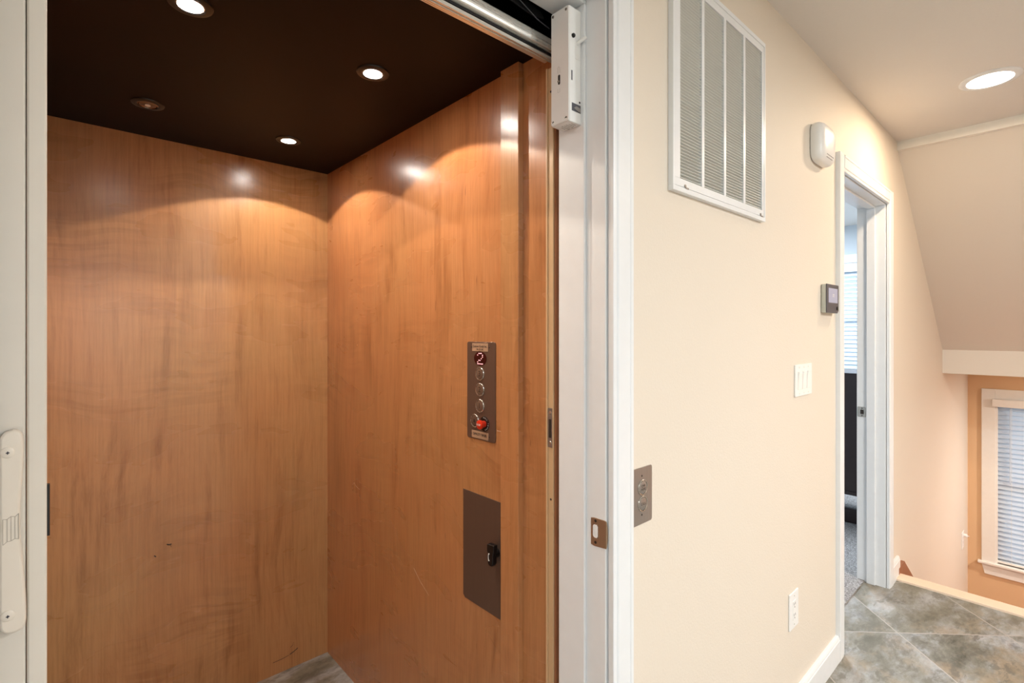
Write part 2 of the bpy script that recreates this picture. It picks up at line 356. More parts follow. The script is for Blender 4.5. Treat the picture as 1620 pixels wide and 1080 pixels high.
# ------------------------------------------------------------------ lift doorway: jamb, stop, casing
d1 = bpy.data.objects.new('door_1', None); COL.objects.link(d1); struct(d1); d1.location = (.42, .70, 0)
g = MB()
g.box(.868, .888, .660, YB, 0, 2.115).box(-.085, -.065, .660, YB, 0, 2.115).box(-.065, .868, .660, YB, 2.095, 2.115)
g.build('jamb', M['trim'], d1, .0016)
g = MB()
g.box(.860, .868, .7115, YB, 0, 2.087).box(-.065, -.057, .7115, YB, 0, 2.087).box(-.065, .868, .7115, YB, 2.087, 2.095)
g.build('door_stop', M['trim'], d1, .002)
def casing_profile(u0, w, y):   # u0 inner edge, w signed width, y wall plane ; steps seen on the painted moulding
    P = [(0, 0), (0, -.013), (.003, -.0145), (.010, -.0145), (.0115, -.0125), (.013, -.0145), (.016, -.0165), (abs(w) - .014, -.0175), (abs(w) - .0125, -.0155), (abs(w) - .011, -.018), (abs(w) - .002, -.018), (abs(w), -.0165), (abs(w), 0)]
    s = 1 if w > 0 else -1
    return [(u0 + s * a, y + b) for a, b in P]
def casing_set(parent, xl, xr, zh, w, mat, z0=0):
    g = MB(); g.prism(casing_profile(xr, w, YW), 'z', z0, zh + w); g.build('casing', mat, parent, .0008)
    g = MB(); g.prism(casing_profile(xl, -w, YW), 'z', z0, zh + w); g.build('casing', mat, parent, .0008)
    prof = casing_profile(zh, w, YW); g = MB()
    g.prism([(b, a) for a, b in prof], 'x', xl - .0005, xr + .0005); g.build('casing', mat, parent, .0008)
casing_set(d1, -.070, .873, 2.100, .069, M['trim'])
# strike plate on the lift door jamb: flat on the jamb, curved lip wrapping its corner
g = MB()
pl = [(.6985, .9115), (.6985, .9685)] + [(.690, .9705), (.6625, .9712), (.660, .9705)] + [(.660, .9125), (.6625, .9118), (.690, .9095)]
g.prism([(a, b) for a, b in pl], 'x', .8666, .8682)
g.prism([(.8666, .971)] + [(.8666 + .0063 * math.cos(t), .9415 + .0295 * math.sin(t)) for t in [math.radians(a) for a in range(80, -81, -10)]] + [(.8666, .912)], 'y', .6573, .6600)
sk = g.build('strike_plate', M['nickel'], d1, .0004)
g = MB(); g.prism(rrect(.6795, .6925, .9285, .9565, .005), 'x', .8659, .8667); g.build('latch_opening', M['trim'], sk)
g = MB(); g.prism(rrect(.677, .695, .926, .959, .007), 'x', .8663, .86655); g.build('opening_rim', M['screw'], sk)
for z in (.9645, .9185): g = MB(); g.cyl((.8667, .6858, z), (-1, 0, 0), .0032, .0005, 12); g.build('screw', M['ink'], sk)

# ------------------------------------------------------------------ bedroom doorway
d2 = bpy.data.objects.new('door_2', None); COL.objects.link(d2); struct(d2); d2.location = (2.9, .70, 0)
g = MB(); g.box(3.295, 3.315, .660, YB + .004, .0, 2.065).box(2.478, 2.498, .660, YB + .004, .0, 2.065).box(2.498, 3.295, .660, YB + .004, 2.045, 2.065); g.build('jamb', M['trim'], d2, .0015)
g = MB(); g.box(3.284, 3.295, .705, .745, 0, 2.034).box(2.498, 2.509, .705, .745, 0, 2.034).box(2.498, 3.295, .705, .745, 2.034, 2.045); g.build('door_stop', M['trim'], d2, .002)
casing_set(d2, 2.493, 3.300, 2.050, .069, M['trim'])
g = MB(); g.prism(rrect(.7485, .7875, .900, .956, .005), 'x', 3.2935, 3.2952)
sk = g.build('strike_plate', M['screw'], d2, .0004)
g = MB(); g.prism(rrect(.758, .774, .916, .940, .004), 'x', 3.2929, 3.2936); g.build('latch_opening', M['ink'], sk)
for z in (.948, .908): g = MB(); g.cyl((3.2936, .766, z), (-1, 0, 0), .003, .0005, 12); g.build('screw', M['ink'], sk)

# ------------------------------------------------------------------ baseboards
def base_prof(y, s=-1): return [(y, 0), (y + s * .017, 0), (y + s * .017, .088), (y + s * .0145, .092), (y + s * .0145, .097), (y + s * .010, .106), (y, .106)]
g = MB(); g.prism(base_prof(YW), 'x', .943, 2.4235); struct(g.build('baseboard_north', M['trim'], None, .001))
g = MB(); g.prism(base_prof(YW), 'x', 3.3695, 3.535); struct(g.build('baseboard_stair', M['trim'], None, .001))
g = MB(); g.prism([(3.50, -.04), (3.50, .046), (3.64, .046), (3.66, .030), (5.4, -1.17), (5.4, -1.42)], 'y', YW - .018, YW); struct(g.build('trim_3', M['redwood']))

# ------------------------------------------------------------------ lift car
CX0, CX1, CY0, CY1, CT = -.050, .876, .803, 2.135, 2.0417
car = thing('elevator_car', (.41, 1.47, 0), 'home elevator car lined with honey maple panels under a dark brown ceiling', 'elevator')
Bx('back_panel', M['wood_back'], car, CX0 - .02, CX1 + .0, CY1, CY1 + .02, .0, CT)
Bx('side_panel', M['wood_side'], car, CX1, CX1 + .03, CY0 + .002, CY1 + .02, .0, CT)
Bx('side_panel', M['wood_side'], car, CX0 - .03, CX0, CY0 + .03, CY1, .0, CT)
Bx('stile', M['wood_post'], car, .859, .876, .921, .988, 0, CT, .0008)
Bx('edge_board', M['wood_edge'], car, .8635, .93, CY0 - .005, CY0 + .0003, .0, CT)
Bx('ceiling_panel', M['carceil'], car, CX0 - .03, CX1 + .03, .835, CY1 + .02, CT, CT + .03)
Bx('car_floor', M['carfloor'], car, CX0 - .03, CX1 + .0, .795, CY1, -.04, 0)
def mark(name, mat, r, *pts): g = MB(); g.tube(pts, r, 5); g.build(name, M[mat], car)
mark('gouge', 'ink', .0009, (.655, CY1, .0505), (.690, CY1, .0515), (.716, CY1, .0555)); mark('gouge', 'ink', .0015, (.720, CY1, .0565), (.735, CY1, .062), (.752, CY1, .070))
mark('gouge', 'ink', .0007, (.722, CY1, .083), (.731, CY1, .090), (.735, CY1, .100))
mark('gouge', 'ink', .0021, (.302, CY1, .623), (.309, CY1, .6195), (.316, CY1, .6205)); mark('gouge', 'ink', .0006, (.313, CY1, .6165), (.3155, CY1, .609))
mark('gouge', 'ink', .0018, (.2655, CY1, .594), (.271, CY1, .588))
SX = CX1 + .00012
mark('scratch', 'peach', .00035, (SX, 1.022, 1.108), (SX, 1.008, 1.108), (SX, .996, 1.102))
mark('scratch', 'peach', .00030, (SX, 1.44, .60), (SX, 1.40, .57), (SX, 1.35, .545))
mark('scratch', 'peach', .00030, (SX, 1.88, .78), (SX, 1.86, .77), (SX, 1.83, .765))
mark('scratch', 'peach', .00035, (SX, 1.25, .20), (SX, 1.22, .18), (SX, 1.18, .150))

# ceiling spots in the car
labs = ['lit recessed car spotlight nearest the door opening on the left side', 'lit recessed car spotlight directly above the button panel side near the door', 'lit recessed car spotlight closest to the back right corner', 'unlit recessed car spotlight with a dark ring near the back wall']
for ((x, y), lit), lb in zip(CAR_SPOTS, labs):
    t = thing('recessed_spotlight', (x, y, CT), lb, 'ceiling light', 'recessed spotlights in the elevator ceiling')
    z = CT
    g = MB(); g.lathe((x, y, z), (0, 0, -1), [(.022, -.002), (.0415, 0), (.0405, .003), (.033, .0055), (.0275, .005), (.0255, .001), (.022, -.002)], 48); g.build('trim_ring', M['black'], t, smooth=True)
    g = MB(); g.lathe((x, y, z), (0, 0, -1), [(.0, .0005), (.0265, .0005), (.0265, .0035), (.0235, .0045), (.0225, .0012), (0, .0012)], 40); g.build('lamp_rim', M['lampdead'] if not lit else M['steel'], t, smooth=True)
    g = MB(); g.lathe((x, y, z), (0, 0, -1), [(0, .0016), (.0222, .0016), (.0215, .0034), (.015, .0042), (0, .0046)], 40); g.build('lamp_face', M['lampwhite'] if lit else M['lampdead'], t, smooth=True)
    if not lit:
        g = MB(); g.lathe((x, y, z), (0, 0, -1), [(0, .0040), (.007, .0046), (.007, .0062), (0, .0062)], 20); g.build('filament_cap', M['white'], t, smooth=True)

# button panel on the right hand wall of the car (faces -x)
PX = CX1
bp = thing('control_panel', (PX, 1.087, 1.207), 'dark bronze elevator button panel with red floor display and red stop button', 'control panel')
g = MB(); g.prism(rrect(1.0262, 1.148, 1.0735, 1.3425, .006), 'x', PX - .0032, PX); plate = g.build('face_plate', M['bronzedark'], bp, .0006)
fx = PX - .0032
def sign(z0, z1, y0, y1): 
    g = MB(); g.prism([(y0, z0), (y1, z0), (y1, z1), (y0, z1)], 'x', fx - .0012, fx); return g.build('name_plate', M['nameplate'], bp, .0003)
s1 = sign(1.3165, 1.3385, 1.0545, 1.1235)
text('text', 'Custom Grady Inc.', .0095, (fx - .0014, 1.089, 1.330), '-x', M['ink'], s1, .0002, .86); text('text', 'PA 22 LBS', .0068, (fx - .0014, 1.089, 1.3215), '-x', M['ink'], s1, .0002)
s2 = sign(1.0765, 1.0965, 1.0535, 1.1255)
text('text', 'CAPACITY 750 LBS.', .0096, (fx - .0014, 1.0895, 1.0875), '-x', M['ink'], s2, .0002, .74)
for y, z in ((1.1278, 1.3275), (1.0497, 1.3275), (1.1278, 1.0865), (1.0492, 1.0865)):
    g = MB(); g.cyl((fx, y, z), (-1, 0, 0), .0016, .0008, 10); g.build('screw', M['ink'], bp)
g = MB(); g.prism([(1.0885 + .0272 * math.cos(math.pi * i / 24), 1.2965 + .0196 * math.sin(math.pi * i / 24)) for i in range(48)], 'x', fx - .0008, fx); disp = g.build('floor_display', M['maroon'], bp)
g = MB(); p = .0048
for r, row in enumerate(['01110', '10001', '00001', '00010', '01100', '10000', '11111']):
    for c, ch in enumerate(row):
        if ch == '1':
            g.cyl((fx - .0008, 1.0885 - (c - 2) * .0053, 1.2965 + (3 - r) * .0048), (-1, 0, 0), .0015, .0005, 8)
g.build('digit', M['redled'], disp)
def fbutton(y, z, label, parent, mat=M['bronze'], r=.0168, face='-x', sz=.016, inkm=M['ink'], ax=(-1, 0, 0), name='floor_button'):
    c = (fx, y, z) if face == '-x' else (y, cs, z)
    g = MB(); g.lathe(c, ax, [(r + .0016, 0), (r + .0015, .0016), (r + .0006, .0026), (r - .0006, .0022), (r - .0012, .0004), (0, .0004)], 40); ring = g.build(name, M['screw'], parent, smooth=True)
    g = MB(); g.lathe(c, ax, [(r - .0022, .0003), (r - .0022, .0020), (r - .0030, .0024), (0, .0028)], 40); g.build('button_cap', mat, ring, smooth=True)
    if label:
        off = .0026
        lines = label.split('\n')
        for i, L in enumerate(lines):
            dz = ((len(lines) - 1) / 2 - i) * sz * .95
            text('text', L, sz, (fx - off, y, z + dz) if face == '-x' else (y, cs - off, z + dz), face, inkm, ring, .0002)
    return ring
for z, lb in ((1.2547, '3'), (1.2113, '2'), (1.1669, '1')): fbutton(1.0895, z, lb, bp, M['bronze'], sz=.021)
al = fbutton(1.1120, 1.1231, '', bp, M['bronzedark'], name='alarm_button')
g = MB(); g.prism([(1.1120 + a * .6, 1.1231 + b * .6) for a, b in ((-.009, -.006), (.009, -.006), (.006, -.002), (.0055, .005), (.002, .008), (-.002, .008), (-.0055, .005), (-.006, -.002))], 'x', fx - .0029, fx - .0024); g.build('bell_symbol', M['ink'], al)
yb, zb = 1.0705, 1.1195
g = MB(); g.lathe((fx, yb, zb), (-1, 0, 0), [(.0205, 0), (.0205, .0008), (0, .0008)], 40); sb = g.build('stop_button', M['black'], bp)
g = MB(); g.lathe((fx, yb, zb), (-1, 0, 0), [(.009, .0008), (.009, .010), (.0118, .012), (.0128, .016), (.0122, .019), (.009, .0208), (0, .0213)], 36); kb = g.build('mushroom_knob', M['red'], sb, smooth=True)
text('text', 'STOP', .0074, (fx - .0215, yb, zb), '-x', M['white'], kb, .0002)
for k, ch in enumerate('PULL TO'):
    a = math.radians(100 - k * 18)
    o = text('text', ch, .0052, (fx - .0009, yb - .0165 * math.cos(a), zb + .0165 * math.sin(a)), '-x', M['white'], sb, .0001)
    o.rotation_euler = (Matrix.Rotation(math.radians(-90), 3, 'Z') @ Matrix.Rotation(math.radians(90), 3, 'X') @ Matrix.Rotation(a - math.pi / 2, 3, 'Z')).to_euler()
for k, ch in enumerate('RUN'):
    a = math.radians(-72 + k * 20)
    o = text('text', ch, .0052, (fx - .0009, yb - .0165 * math.cos(a), zb + .0165 * math.sin(a)), '-x', M['white'], sb, .0001)
    o.rotation_euler = (Matrix.Rotation(math.radians(-90), 3, 'Z') @ Matrix.Rotation(math.radians(90), 3, 'X') @ Matrix.Rotation(a + math.pi / 2, 3, 'Z')).to_euler()

# phone cabinet door below it
pc = thing('phone_cabinet', (PX, 1.08, .767), 'dark bronze metal phone cabinet door with black latch, below the button panel', 'cabinet')
g = MB(); g.prism([(.9885, .6135), (1.160, .6135), (1.1685, .621), (1.1685, .9215), (.9885, .9215)], 'x', PX - .002, PX); dr = g.build('door', M['bronzedark'], pc, .0005)
hx = PX - .002
g = MB(); g.cyl((hx, 1.020, .787), (-1, 0, 0), .012, .012, 24); la = g.build('latch', M['black'], dr)
g = MB(); g.prism([(1.0335, .795), (1.0325, .812), (1.0065, .814), (1.0065, .795), (1.0095, .789), (1.0095, .766), (1.014, .758), (1.025, .757), (1.0295, .763), (1.0295, .789)], 'x', hx - .024, hx - .010); lv = g.build('latch_lever', M['black'], la, .0012)
g = MB(); g.tube([(hx - .0245, 1.0250, .7885), (hx - .0245, 1.0262, .783), (hx - .0245, 1.0262, .777), (hx - .0245, 1.0250, .7715)], .0008, 6)
g.tube([(hx - .0245, 1.0250, .7885), (hx - .0245, 1.0222, .7885)], .0015, 6).tube([(hx - .0245, 1.0250, .7715), (hx - .0245, 1.0222, .7710)], .0015, 6)
g.build('handset_symbol', M['white'], lv)

# gate strike post (almond vinyl) at the car's front edge, right
gp = thing('gate_strike_post', (.87, .815, 0), 'tall almond vinyl gate post with a metal catch at the elevator opening edge', 'gate post')
g = MB(); g.box(.8625, .8745, .8045, .8225, .0, 1.986); g.box(.8595, .8635, .8225, .8270, .0, 1.986).box(.8595, .8635, .8035, .8060, .0, 1.986); g.build('post', M['almond'], gp, .0006)
g = MB(); g.box(.8607, .8624, .8062, .8222, 1.1015, 1.1925); st = g.build('strike_plate', M['steel'], gp, .0003)
g = MB(); g.box(.8602, .8607, .8105, .8180, 1.124, 1.167); g.build('strike_slot', M['ink'], st)
for z in (1.182, 1.112): g = MB(); g.lathe((.8607, .8140, z), (-1, 0, 0), [(.0042, 0), (.0036, .0008), (0, .0012)], 14); g.build('screw', M['screw'], st, smooth=True)
for z in (1.93, .98, .35): g = MB(); g.lathe((.8625, .8135, z), (-1, 0, 0), [(.0028, 0), (.002, .0008), (0, .001)], 12); g.build('screw', M['ink'], gp, smooth=True)

# overhead gate track
tr = thing('gate_track', (.42, .815, 2.0), 'silver metal gate track running overhead across the elevator opening', 'gate track')
g = MB(); zc = 1.998
g.prism([(.800, zc + .0435), (.8035, zc + .0465), (.8095, zc + .047), (.8095, zc + .016), (.8005, zc + .019), (.798, zc + .026), (.7985, zc + .036)], 'x', -.06, .8625); g.build('front_rail', M['chrome'], tr, .0015, smooth=True)
g = MB(); g.box(-.06, .8625, .8095, .8315, zc + .012, zc + .045); g.build('track_channel', M['darkmetal'], tr)
g = MB(); g.box(-.06, .8625, .806, .812, zc + .000, zc + .0055).box(-.06, .8625, .8125, .8150, zc - .0015, zc + .0065).box(-.06, .8625, .806, .834, zc + .0055, zc + .0075); g.build('lower_lip', M['chrome'], tr, .0006)
# dark hoistway hardware seen over the track
hw = thing('door_lock_cable', (.66, .80, 2.13), 'thin dark cable and steel arm in the black gap above the track', 'cable')
g = MB(); g.prism([(.30, 2.118), (.80, 2.072), (.83, 2.080), (.82, 2.092), (.62, 2.118), (.34, 2.15)], 'y', .802, .806); g.build('steel_arm', M['darkmetal'], hw, .001)
g = MB(); g.tube([(.60, .797, 2.14), (.70, .797, 2.096), (.75, .797, 2.085), (.80, .797, 2.066), (.84, .797, 2.060)], .0011, 6); g.build('cable', M['bezel'], hw, smooth=True)

# folded accordion gate at the left
ag = thing('accordion_gate', (-.03, .82, 0), 'ivory accordion elevator gate folded at the left edge of the opening', 'gate')
Bx('lead_post', M['vinyl'], ag, -.0203, -.0032, .806, .842, .004, 1.996, .0022)
for i in range(1):
    Bx('fold_panel', M['vinyl'], ag, -.0485, -.0212, .807, .838, .006, 1.996, .002)
Bx('fold_panel', M['vinyl'], ag, -.0480, -.0300, .842, .90, .006, 1.996, .002)
g = MB(); zs = [(1.0345 + .2275 * t) for t in sorted([i / 24 for i in range(25)] + [.006, .014, .025, .033, .967, .975, .986, .994])]
R = []; L_ = []
for t, z in enumerate(zs):
    k = (z - 1.0345) / .2275; end = min(k, 1 - k); rx = .0105 * (1 - math.sqrt(max(0, 1 - (1 - min(1, end / .05)) ** 2)))
    waist = (.0038 * math.sin(math.pi * (k - .12) / .82) ** 2.2 if .12 < k < .94 else 0) + .0022 * k
    R.append((-.0204 - rx * .8 - waist, z)); L_.append((-.0424 + rx, z))
g.prism(R + L_[::-1], 'y', .7945, .807)
hd = g.build('pull_handle', M['handle'], ag, .0028, 3)
for z in (1.2375, 1.0560):
    g = MB(); g.lathe((-.0352, .7946, z), (0, -1, 0), [(.0062, -.0005), (.0060, .0010), (.0045, .0020), (.001, .0023), (.001, .0012), (0, .0012)], 28); sc_ = g.build('screw', M['handle'], hd, smooth=True)
    g = MB(); g.box(-.0367, -.0337, .7918, .7926, z - .0005, z + .0005).box(-.0357, -.0347, .7918, .7926, z - .0016, z + .0016); g.build('screw_slot', M['bezel'], sc_)
g = MB()
for x, a, b in ((-.0391, 1.1355, 1.1640), (-.0357, 1.1385, 1.1640), (-.0326, 1.1385, 1.1660), (-.0295, 1.1400, 1.1655), (-.0264, 1.1395, 1.1680)):
    g.box(x - .0003, x + .0003, .7941, .7949, a, b)
for (xa, za), (xb, zb_) in (((-.0391, 1.1640), (-.0357, 1.1635)), ((-.0357, 1.1635), (-.0326, 1.1660)), ((-.0326, 1.166), (-.0295, 1.165)), ((-.0295, 1.165), (-.0264, 1.168)), ((-.0391, 1.1355), (-.0357, 1.1385)), ((-.0357, 1.1385), (-.0326, 1.1385)), ((-.0326, 1.1385), (-.0295, 1.1405)), ((-.0295, 1.1405), (-.0264, 1.1395))):
    g.tube([(xa, .7945, za), (xb, .7945, zb_)], .0003, 4)
g.build('embossed_emblem', M['emboss'], hd)
Bx('latch', M['black'], ag, -.0040, -.0006, .818, .826, 1.129, 1.190, .0005)

# interlock box on the jamb
ib = thing('door_interlock', (.84, .746, 1.945), 'white plastic door lock box high on the right jamb of the elevator opening', 'door lock')
bx0, bx1, by0, by1, bz0, bz1 = .8200, .8600, .7200, .7720, 1.8230, 2.0715
body = Bx('housing', M['box'], ib, bx0 + .0012, bx1, by0, by1, bz0, bz1, .0025, seg=3)
g = MB(); g.prism(rrect(by0 + .0006, by1 - .0006, bz0 + .001, bz1 - .001, .004), 'x', bx0 - .0010, bx0 + .0010); cv = g.build('cover', M['box'], ib, .0006)
for y, z in ((.7275, 2.0635), (.7655, 2.0635), (.7275, 1.8305), (.7655, 1.8305)):
    g = MB(); g.lathe((bx0 - .0010, y, z), (-1, 0, 0), [(.0034, 0), (.0030, .0008), (.0008, .0010), (0, .0002)], 16); sc_ = g.build('screw', M['screw'], cv, smooth=True)
    g = MB(); g.box(bx0 - .0023, bx0 - .0017, y - .0022, y + .0022, z - .0004, z + .0004).box(bx0 - .0023, bx0 - .0017, y - .0004, y + .0004, z - .0022, z + .0022); g.build('screw_slot', M['ink'], sc_)
g = MB(); g.prism(rrect(.7448, .7508, 1.9085, 1.9300, .0028), 'x', bx0 - .0014, bx0 - .0009); kh = g.build('key_slot', M['ink'], cv)
g = MB(); g.lathe((bx0 - .0012, .7490, 1.9155), (-1, 0, 0), [(.0030, 0), (.0026, .0012), (0, .0016)], 16); g.build('release_screw', M['screw'], kh, smooth=True)
for z0_, shackle in ((1.934, True), (1.892, False)):
    g = MB(); P = [(bx0 - .0012, .7515, z0_ + .008), (bx0 - .0012, .7515, z0_), (bx0 - .0012, .7460, z0_), (bx0 - .0012, .7460, z0_ + .008)]
    if shackle: P += [(bx0 - .0012, .7464, z0_ + .012), (bx0 - .0012, .7488, z0_ + .014), (bx0 - .0012, .7511, z0_ + .012), (bx0 - .0012, .7515, z0_ + .008)]
    g.tube(P, .00025, 4); g.build('lock_symbol' if shackle else 'unlock_symbol', M['greyink'], cv)
g = MB(); g.lathe((.8325, by0, 2.0085), (0, -1, 0), [(.0046, -.001), (.0044, .0030), (.0030, .0048), (0, .0055)], 20); g.build('black_button', M['black'], ib, smooth=True)
g = MB(); g.box(.8400, .8570, by0 - .0006, by0 + .0003, 1.962, 2.018); g.build('slot_plate', M['box'], ib, .0003)
g = MB(); g.lathe((.8468, by0 + .001, 1.9965), (.35, -1, .45), [(.0040, 0), (.0040, .016), (.0034, .022), (.0024, .0235), (0, .024)], 16); g.build('contact_lever', M['plastic'], ib, smooth=True)
g = MB(); g.box(.8272, .8305, by0 - .0004, by0 + .001, 1.9180 - .006, 1.9330); g.build('side_slot', M['bezel'], ib)
g = MB(); g.box(.8288, .8575, by0 - .0005, by0 + .001, 1.8470, 1.8640); sl = g.build('bolt_slot', M['bezel'], ib)
g = MB(); g.prism([(.8340, 1.853), (.8420, 1.859), (.8560, 1.857), (.8560, 1.848), (.8420, 1.850)], 'y', by0 - .002, by0 + .0005); g.build('lock_bolt', M['steel'], sl, .0004)
g = MB(); g.lathe((.8545, by0, 1.8705), (0, -1, 0), [(.0024, 0), (.0018, .0008), (0, .0010)], 14); g.build('screw', M['ink'], ib, smooth=True)
g = MB()
for k, (y, w) in enumerate(((.728, .012), (.734, .016), (.740, .020), (.746, .018), (.752, .022), (.758, .010))):
    n_ = 0; x = .8440 - w / 2
    while x < .8440 + w / 2:
        l_ = random.uniform(.002, .0045); g.box(x, x + l_, y, y + .0016, bz0 - .0002, bz0 + .001); x += l_ + .0010
g.build('rating_print', M['greyink'], ib)

# ------------------------------------------------------------------ call station on the hall wall
cs = YW - .0022
ca = thing('call_station', (.998, YW, .998), 'brushed steel wall plate with CAR HERE and CALL buttons beside the white casing', 'call button plate')
g = MB(); g.prism(rrect(.9590, 1.0370, .9335, 1.0622, .006), 'y', cs, YW); g.build('face_plate', M['steel'], ca, .0005)
fbutton(.9975, 1.0165, 'CAR\nHERE', ca, M['steel'], r=.0165, face='-y', sz=.0078, ax=(0, -1, 0), name='indicator')
fbutton(.9975, .9795, 'CALL', ca, M['steel'], r=.0165, face='-y', sz=.0085, ax=(0, -1, 0), name='call_button')
for z in (1.0430, .9545): g = MB(); g.lathe((.9955, cs, z), (0, -1, 0), [(.0024, 0), (.0014, .0006), (0, .0004)], 12); g.build('screw', M['ink'], ca, smooth=True)

# ------------------------------------------------------------------ return air grille
ra = thing('return_air_grille', (1.385, YW, 2.0), 'large white louvered return air grille high on the cream wall', 'air vent')
gx0, gx1, gz0, gz1, gy = 1.111, 1.663, 1.7150, 2.2740, .643
o = .0125
g = MB()
for a, b, c_, d_ in ((gx0, gx1, gz0, gz0 + o), (gx0, gx1, gz1 - o, gz1), (gx0, gx0 + .009, gz0 + o, gz1 - o), (gx1 - .009, gx1, gz0 + o, gz1 - o)): g.box(a, b, gy, YW, c_, d_)
g.build('outer_frame', M['trim'], ra, .0008)
fx0, fx1, fz0, fz1 = gx0 + .0098, gx1 - .0098, gz0 + o + .0012, gz1 - o - .0008
ix0, ix1, iz0, iz1 = 1.1457, 1.638, 1.7480, 2.2400
g = MB()
for a, b, c_, d_ in ((fx0, fx1, fz0, iz0), (fx0, fx1, iz1, fz1), (fx0, ix0, iz0, iz1), (ix1, fx1, iz0, iz1)): g.box(a, b, gy + .0010, YW - .001, c_, d_)
fd = g.build('filter_door', M['trim'], ra, .0008)
mull = [(1.2547, 1.2685), (1.3802, 1.3935), (1.5052, 1.5190)]
for a, b in mull: Bx('mullion', M['trim'], fd, a, b, gy + .0010, YW - .002, iz0, iz1, .0006)
xs = [ix0] + [v for p_ in mull for v in p_] + [ix1]
tilt = Matrix.Rotation(math.radians(-24), 3, 'X')
for k in range(4):
    a, b = xs[2 * k], xs[2 * k + 1]; g = MB(); n_ = 62; pz = (iz1 - iz0) / n_
    for i in range(n_):
        z = iz0 + (i + .5) * pz; g.box(a + .0003, b - .0003, gy + .0035, gy + .0098, z - .0008, z + .0008, tilt)
    g.build('louvers', M['sideplug'], fd)
Bx('filter', M['filter'], fd, ix0 - .002, ix1 + .002, YW - .0016, YW - .0002, iz0 - .002, iz1 + .002)
for x in (1.168, 1.625):
    g = MB(); g.lathe((x, gy + .001, 1.7325), (0, -1, 0), [(.0042, 0), (.0038, .002), (0, .0026)], 14); g.box(x + .002, x + .016, gy - .0010, gy + .001, 1.7262, 1.7300); g.build('latch', M['steel'], fd, smooth=True)

# ------------------------------------------------------------------ smoke / CO alarm
sa = thing('wall_alarm', (2.175, YW, 2.085), 'white rounded square plastic alarm on the wall beside the bedroom door casing', 'alarm')
def squircle(cx, cz, w, h, p_=4.4, n=48):
    P = []
    for i in range(n):
        t = 2 * math.pi * i / n; ct, st_ = math.cos(t), math.sin(t)
        P.append((cx + w / 2 * abs(ct) ** (2 / p_) * (1 if ct > 0 else -1), cz + h / 2 * abs(st_) ** (2 / p_) * (1 if st_ > 0 else -1)))
    return P
def loft(g, rings):
    prev = None
    for P, y in rings:
        r = [g.b.verts.new((a, y, b)) for a, b in P]
        if prev:
            for i in range(len(r)): g.b.faces.new((prev[i], r[i], r[(i + 1) % len(r)], prev[(i + 1) % len(r)]))
        else: g.b.faces.new(r)
        prev = r
    g.b.faces.new(prev[::-1]); return g
ax_, az_ = 2.194, 2.086
g = MB(); loft(g, [(squircle(ax_, az_, .160, .140), YW), (squircle(ax_, az_, .160, .140), YW - .003)]); g.build('mounting_plate', M['plastic'], sa, .0005)
g = MB(); loft(g, [(squircle(ax_, az_, .170, .148), YW - .0035), (squircle(ax_, az_, .174, .152), YW - .014), (squircle(ax_, az_, .171, .149), YW - .026), (squircle(ax_, az_, .158, .136), YW - .037), (squircle(ax_, az_, .124, .104), YW - .0445), (squircle(ax_, az_, .06, .05), YW - .0465)]); g.build('body', M['plastic'], sa, smooth=True, angle=60)
g = MB()
for dz, w in ((-.0485, .078), (-.0570, .066)): g.box(ax_ - w / 2, ax_ + w / 2, YW - (.0452 if dz > -.053 else .0425), YW - .020, az_ + dz - .0010, az_ + dz + .0010)
g.build('vent_slot', M['bezel'], sa)

# ------------------------------------------------------------------ thermostat
th = thing('thermostat', (2.31, YW, 1.50), 'grey sided wall thermostat with a dark face and small lit screen', 'thermostat')
tx0, tx1, tz0, tz1, ty = 2.2330, 2.3800, 1.4440, 1.5560, YW - .0225
Bx('back_plate', M['greyplastic'], th, tx0 + .004, tx1 - .004, YW - .004, YW, tz0 + .002, tz1 - .002, .001)
Bx('case', M['greyplastic'], th, tx0, tx1, ty + .0035, YW - .004, tz0, tz1, .0015)
g = MB(); g.prism([(tx0 - .0005, tz0 - .0005), (tx1 - .014, tz0 - .0005), (tx1 + .0005, tz0 + .010), (tx1 + .0005, tz1 + .0005), (tx0 - .0005, tz1 + .0005)], 'y', ty, ty + .0035); fc = g.build('face', M['bezel'], th, .0006)
Bx('screen', M['screen'], fc, tx0 + .020, tx1 - .014, ty - .0005, ty + .0004, tz0 + .040, tz1 - .0145)
g = MB(); x, z = tx0 + .078, tz0 + .068
text('text', '72', .017, (x, ty - .0007, z), '-y', M['white'], fc, .0002, 1.4)
g = MB(); g.lathe((tx1 - .020, ty, tz0 + .019), (0, -1, 0), [(.0085, -.001), (.0085, .002), (.0070, .003), (0, .003)], 24); g.build('dial', M['black'], fc, smooth=True)

# ------------------------------------------------------------------ switch and outlets
sw = thing('light_switch', (2.03, YW, 1.195), 'white triple rocker light switch plate under the thermostat', 'light switch')
g = MB(); g.prism(rrect(1.9480, 2.1180, 1.1375, 1.2515, .003), 'y', YW - .0055, YW); g.build('wall_plate', M['plastic'], sw, .0022, 3)
for k in range(3):
    x = 1.987 + k * .046; Bx('rocker_frame', M['trimwarm'], sw, x - .0178, x + .0178, YW - .0062, YW - .005, 1.1615, 1.2275)
    g = MB(); g.prism([(YW - .0060, 1.1630), (YW - .0068, 1.1630), (YW - .0076, 1.1945), (YW - .0105, 1.2260), (YW - .0060, 1.2260)], 'x', x - .0158, x + .0158); g.build('rocker', M['plastic'], sw, .0006)
    for z in (1.1475, 1.2410): g = MB(); g.lathe((x, YW - .0054, z), (0, -1, 0), [(.0030, 0), (.0026, .0008), (0, .0010)], 12); g.build('screw', M['trimwarm'], sw, smooth=True)
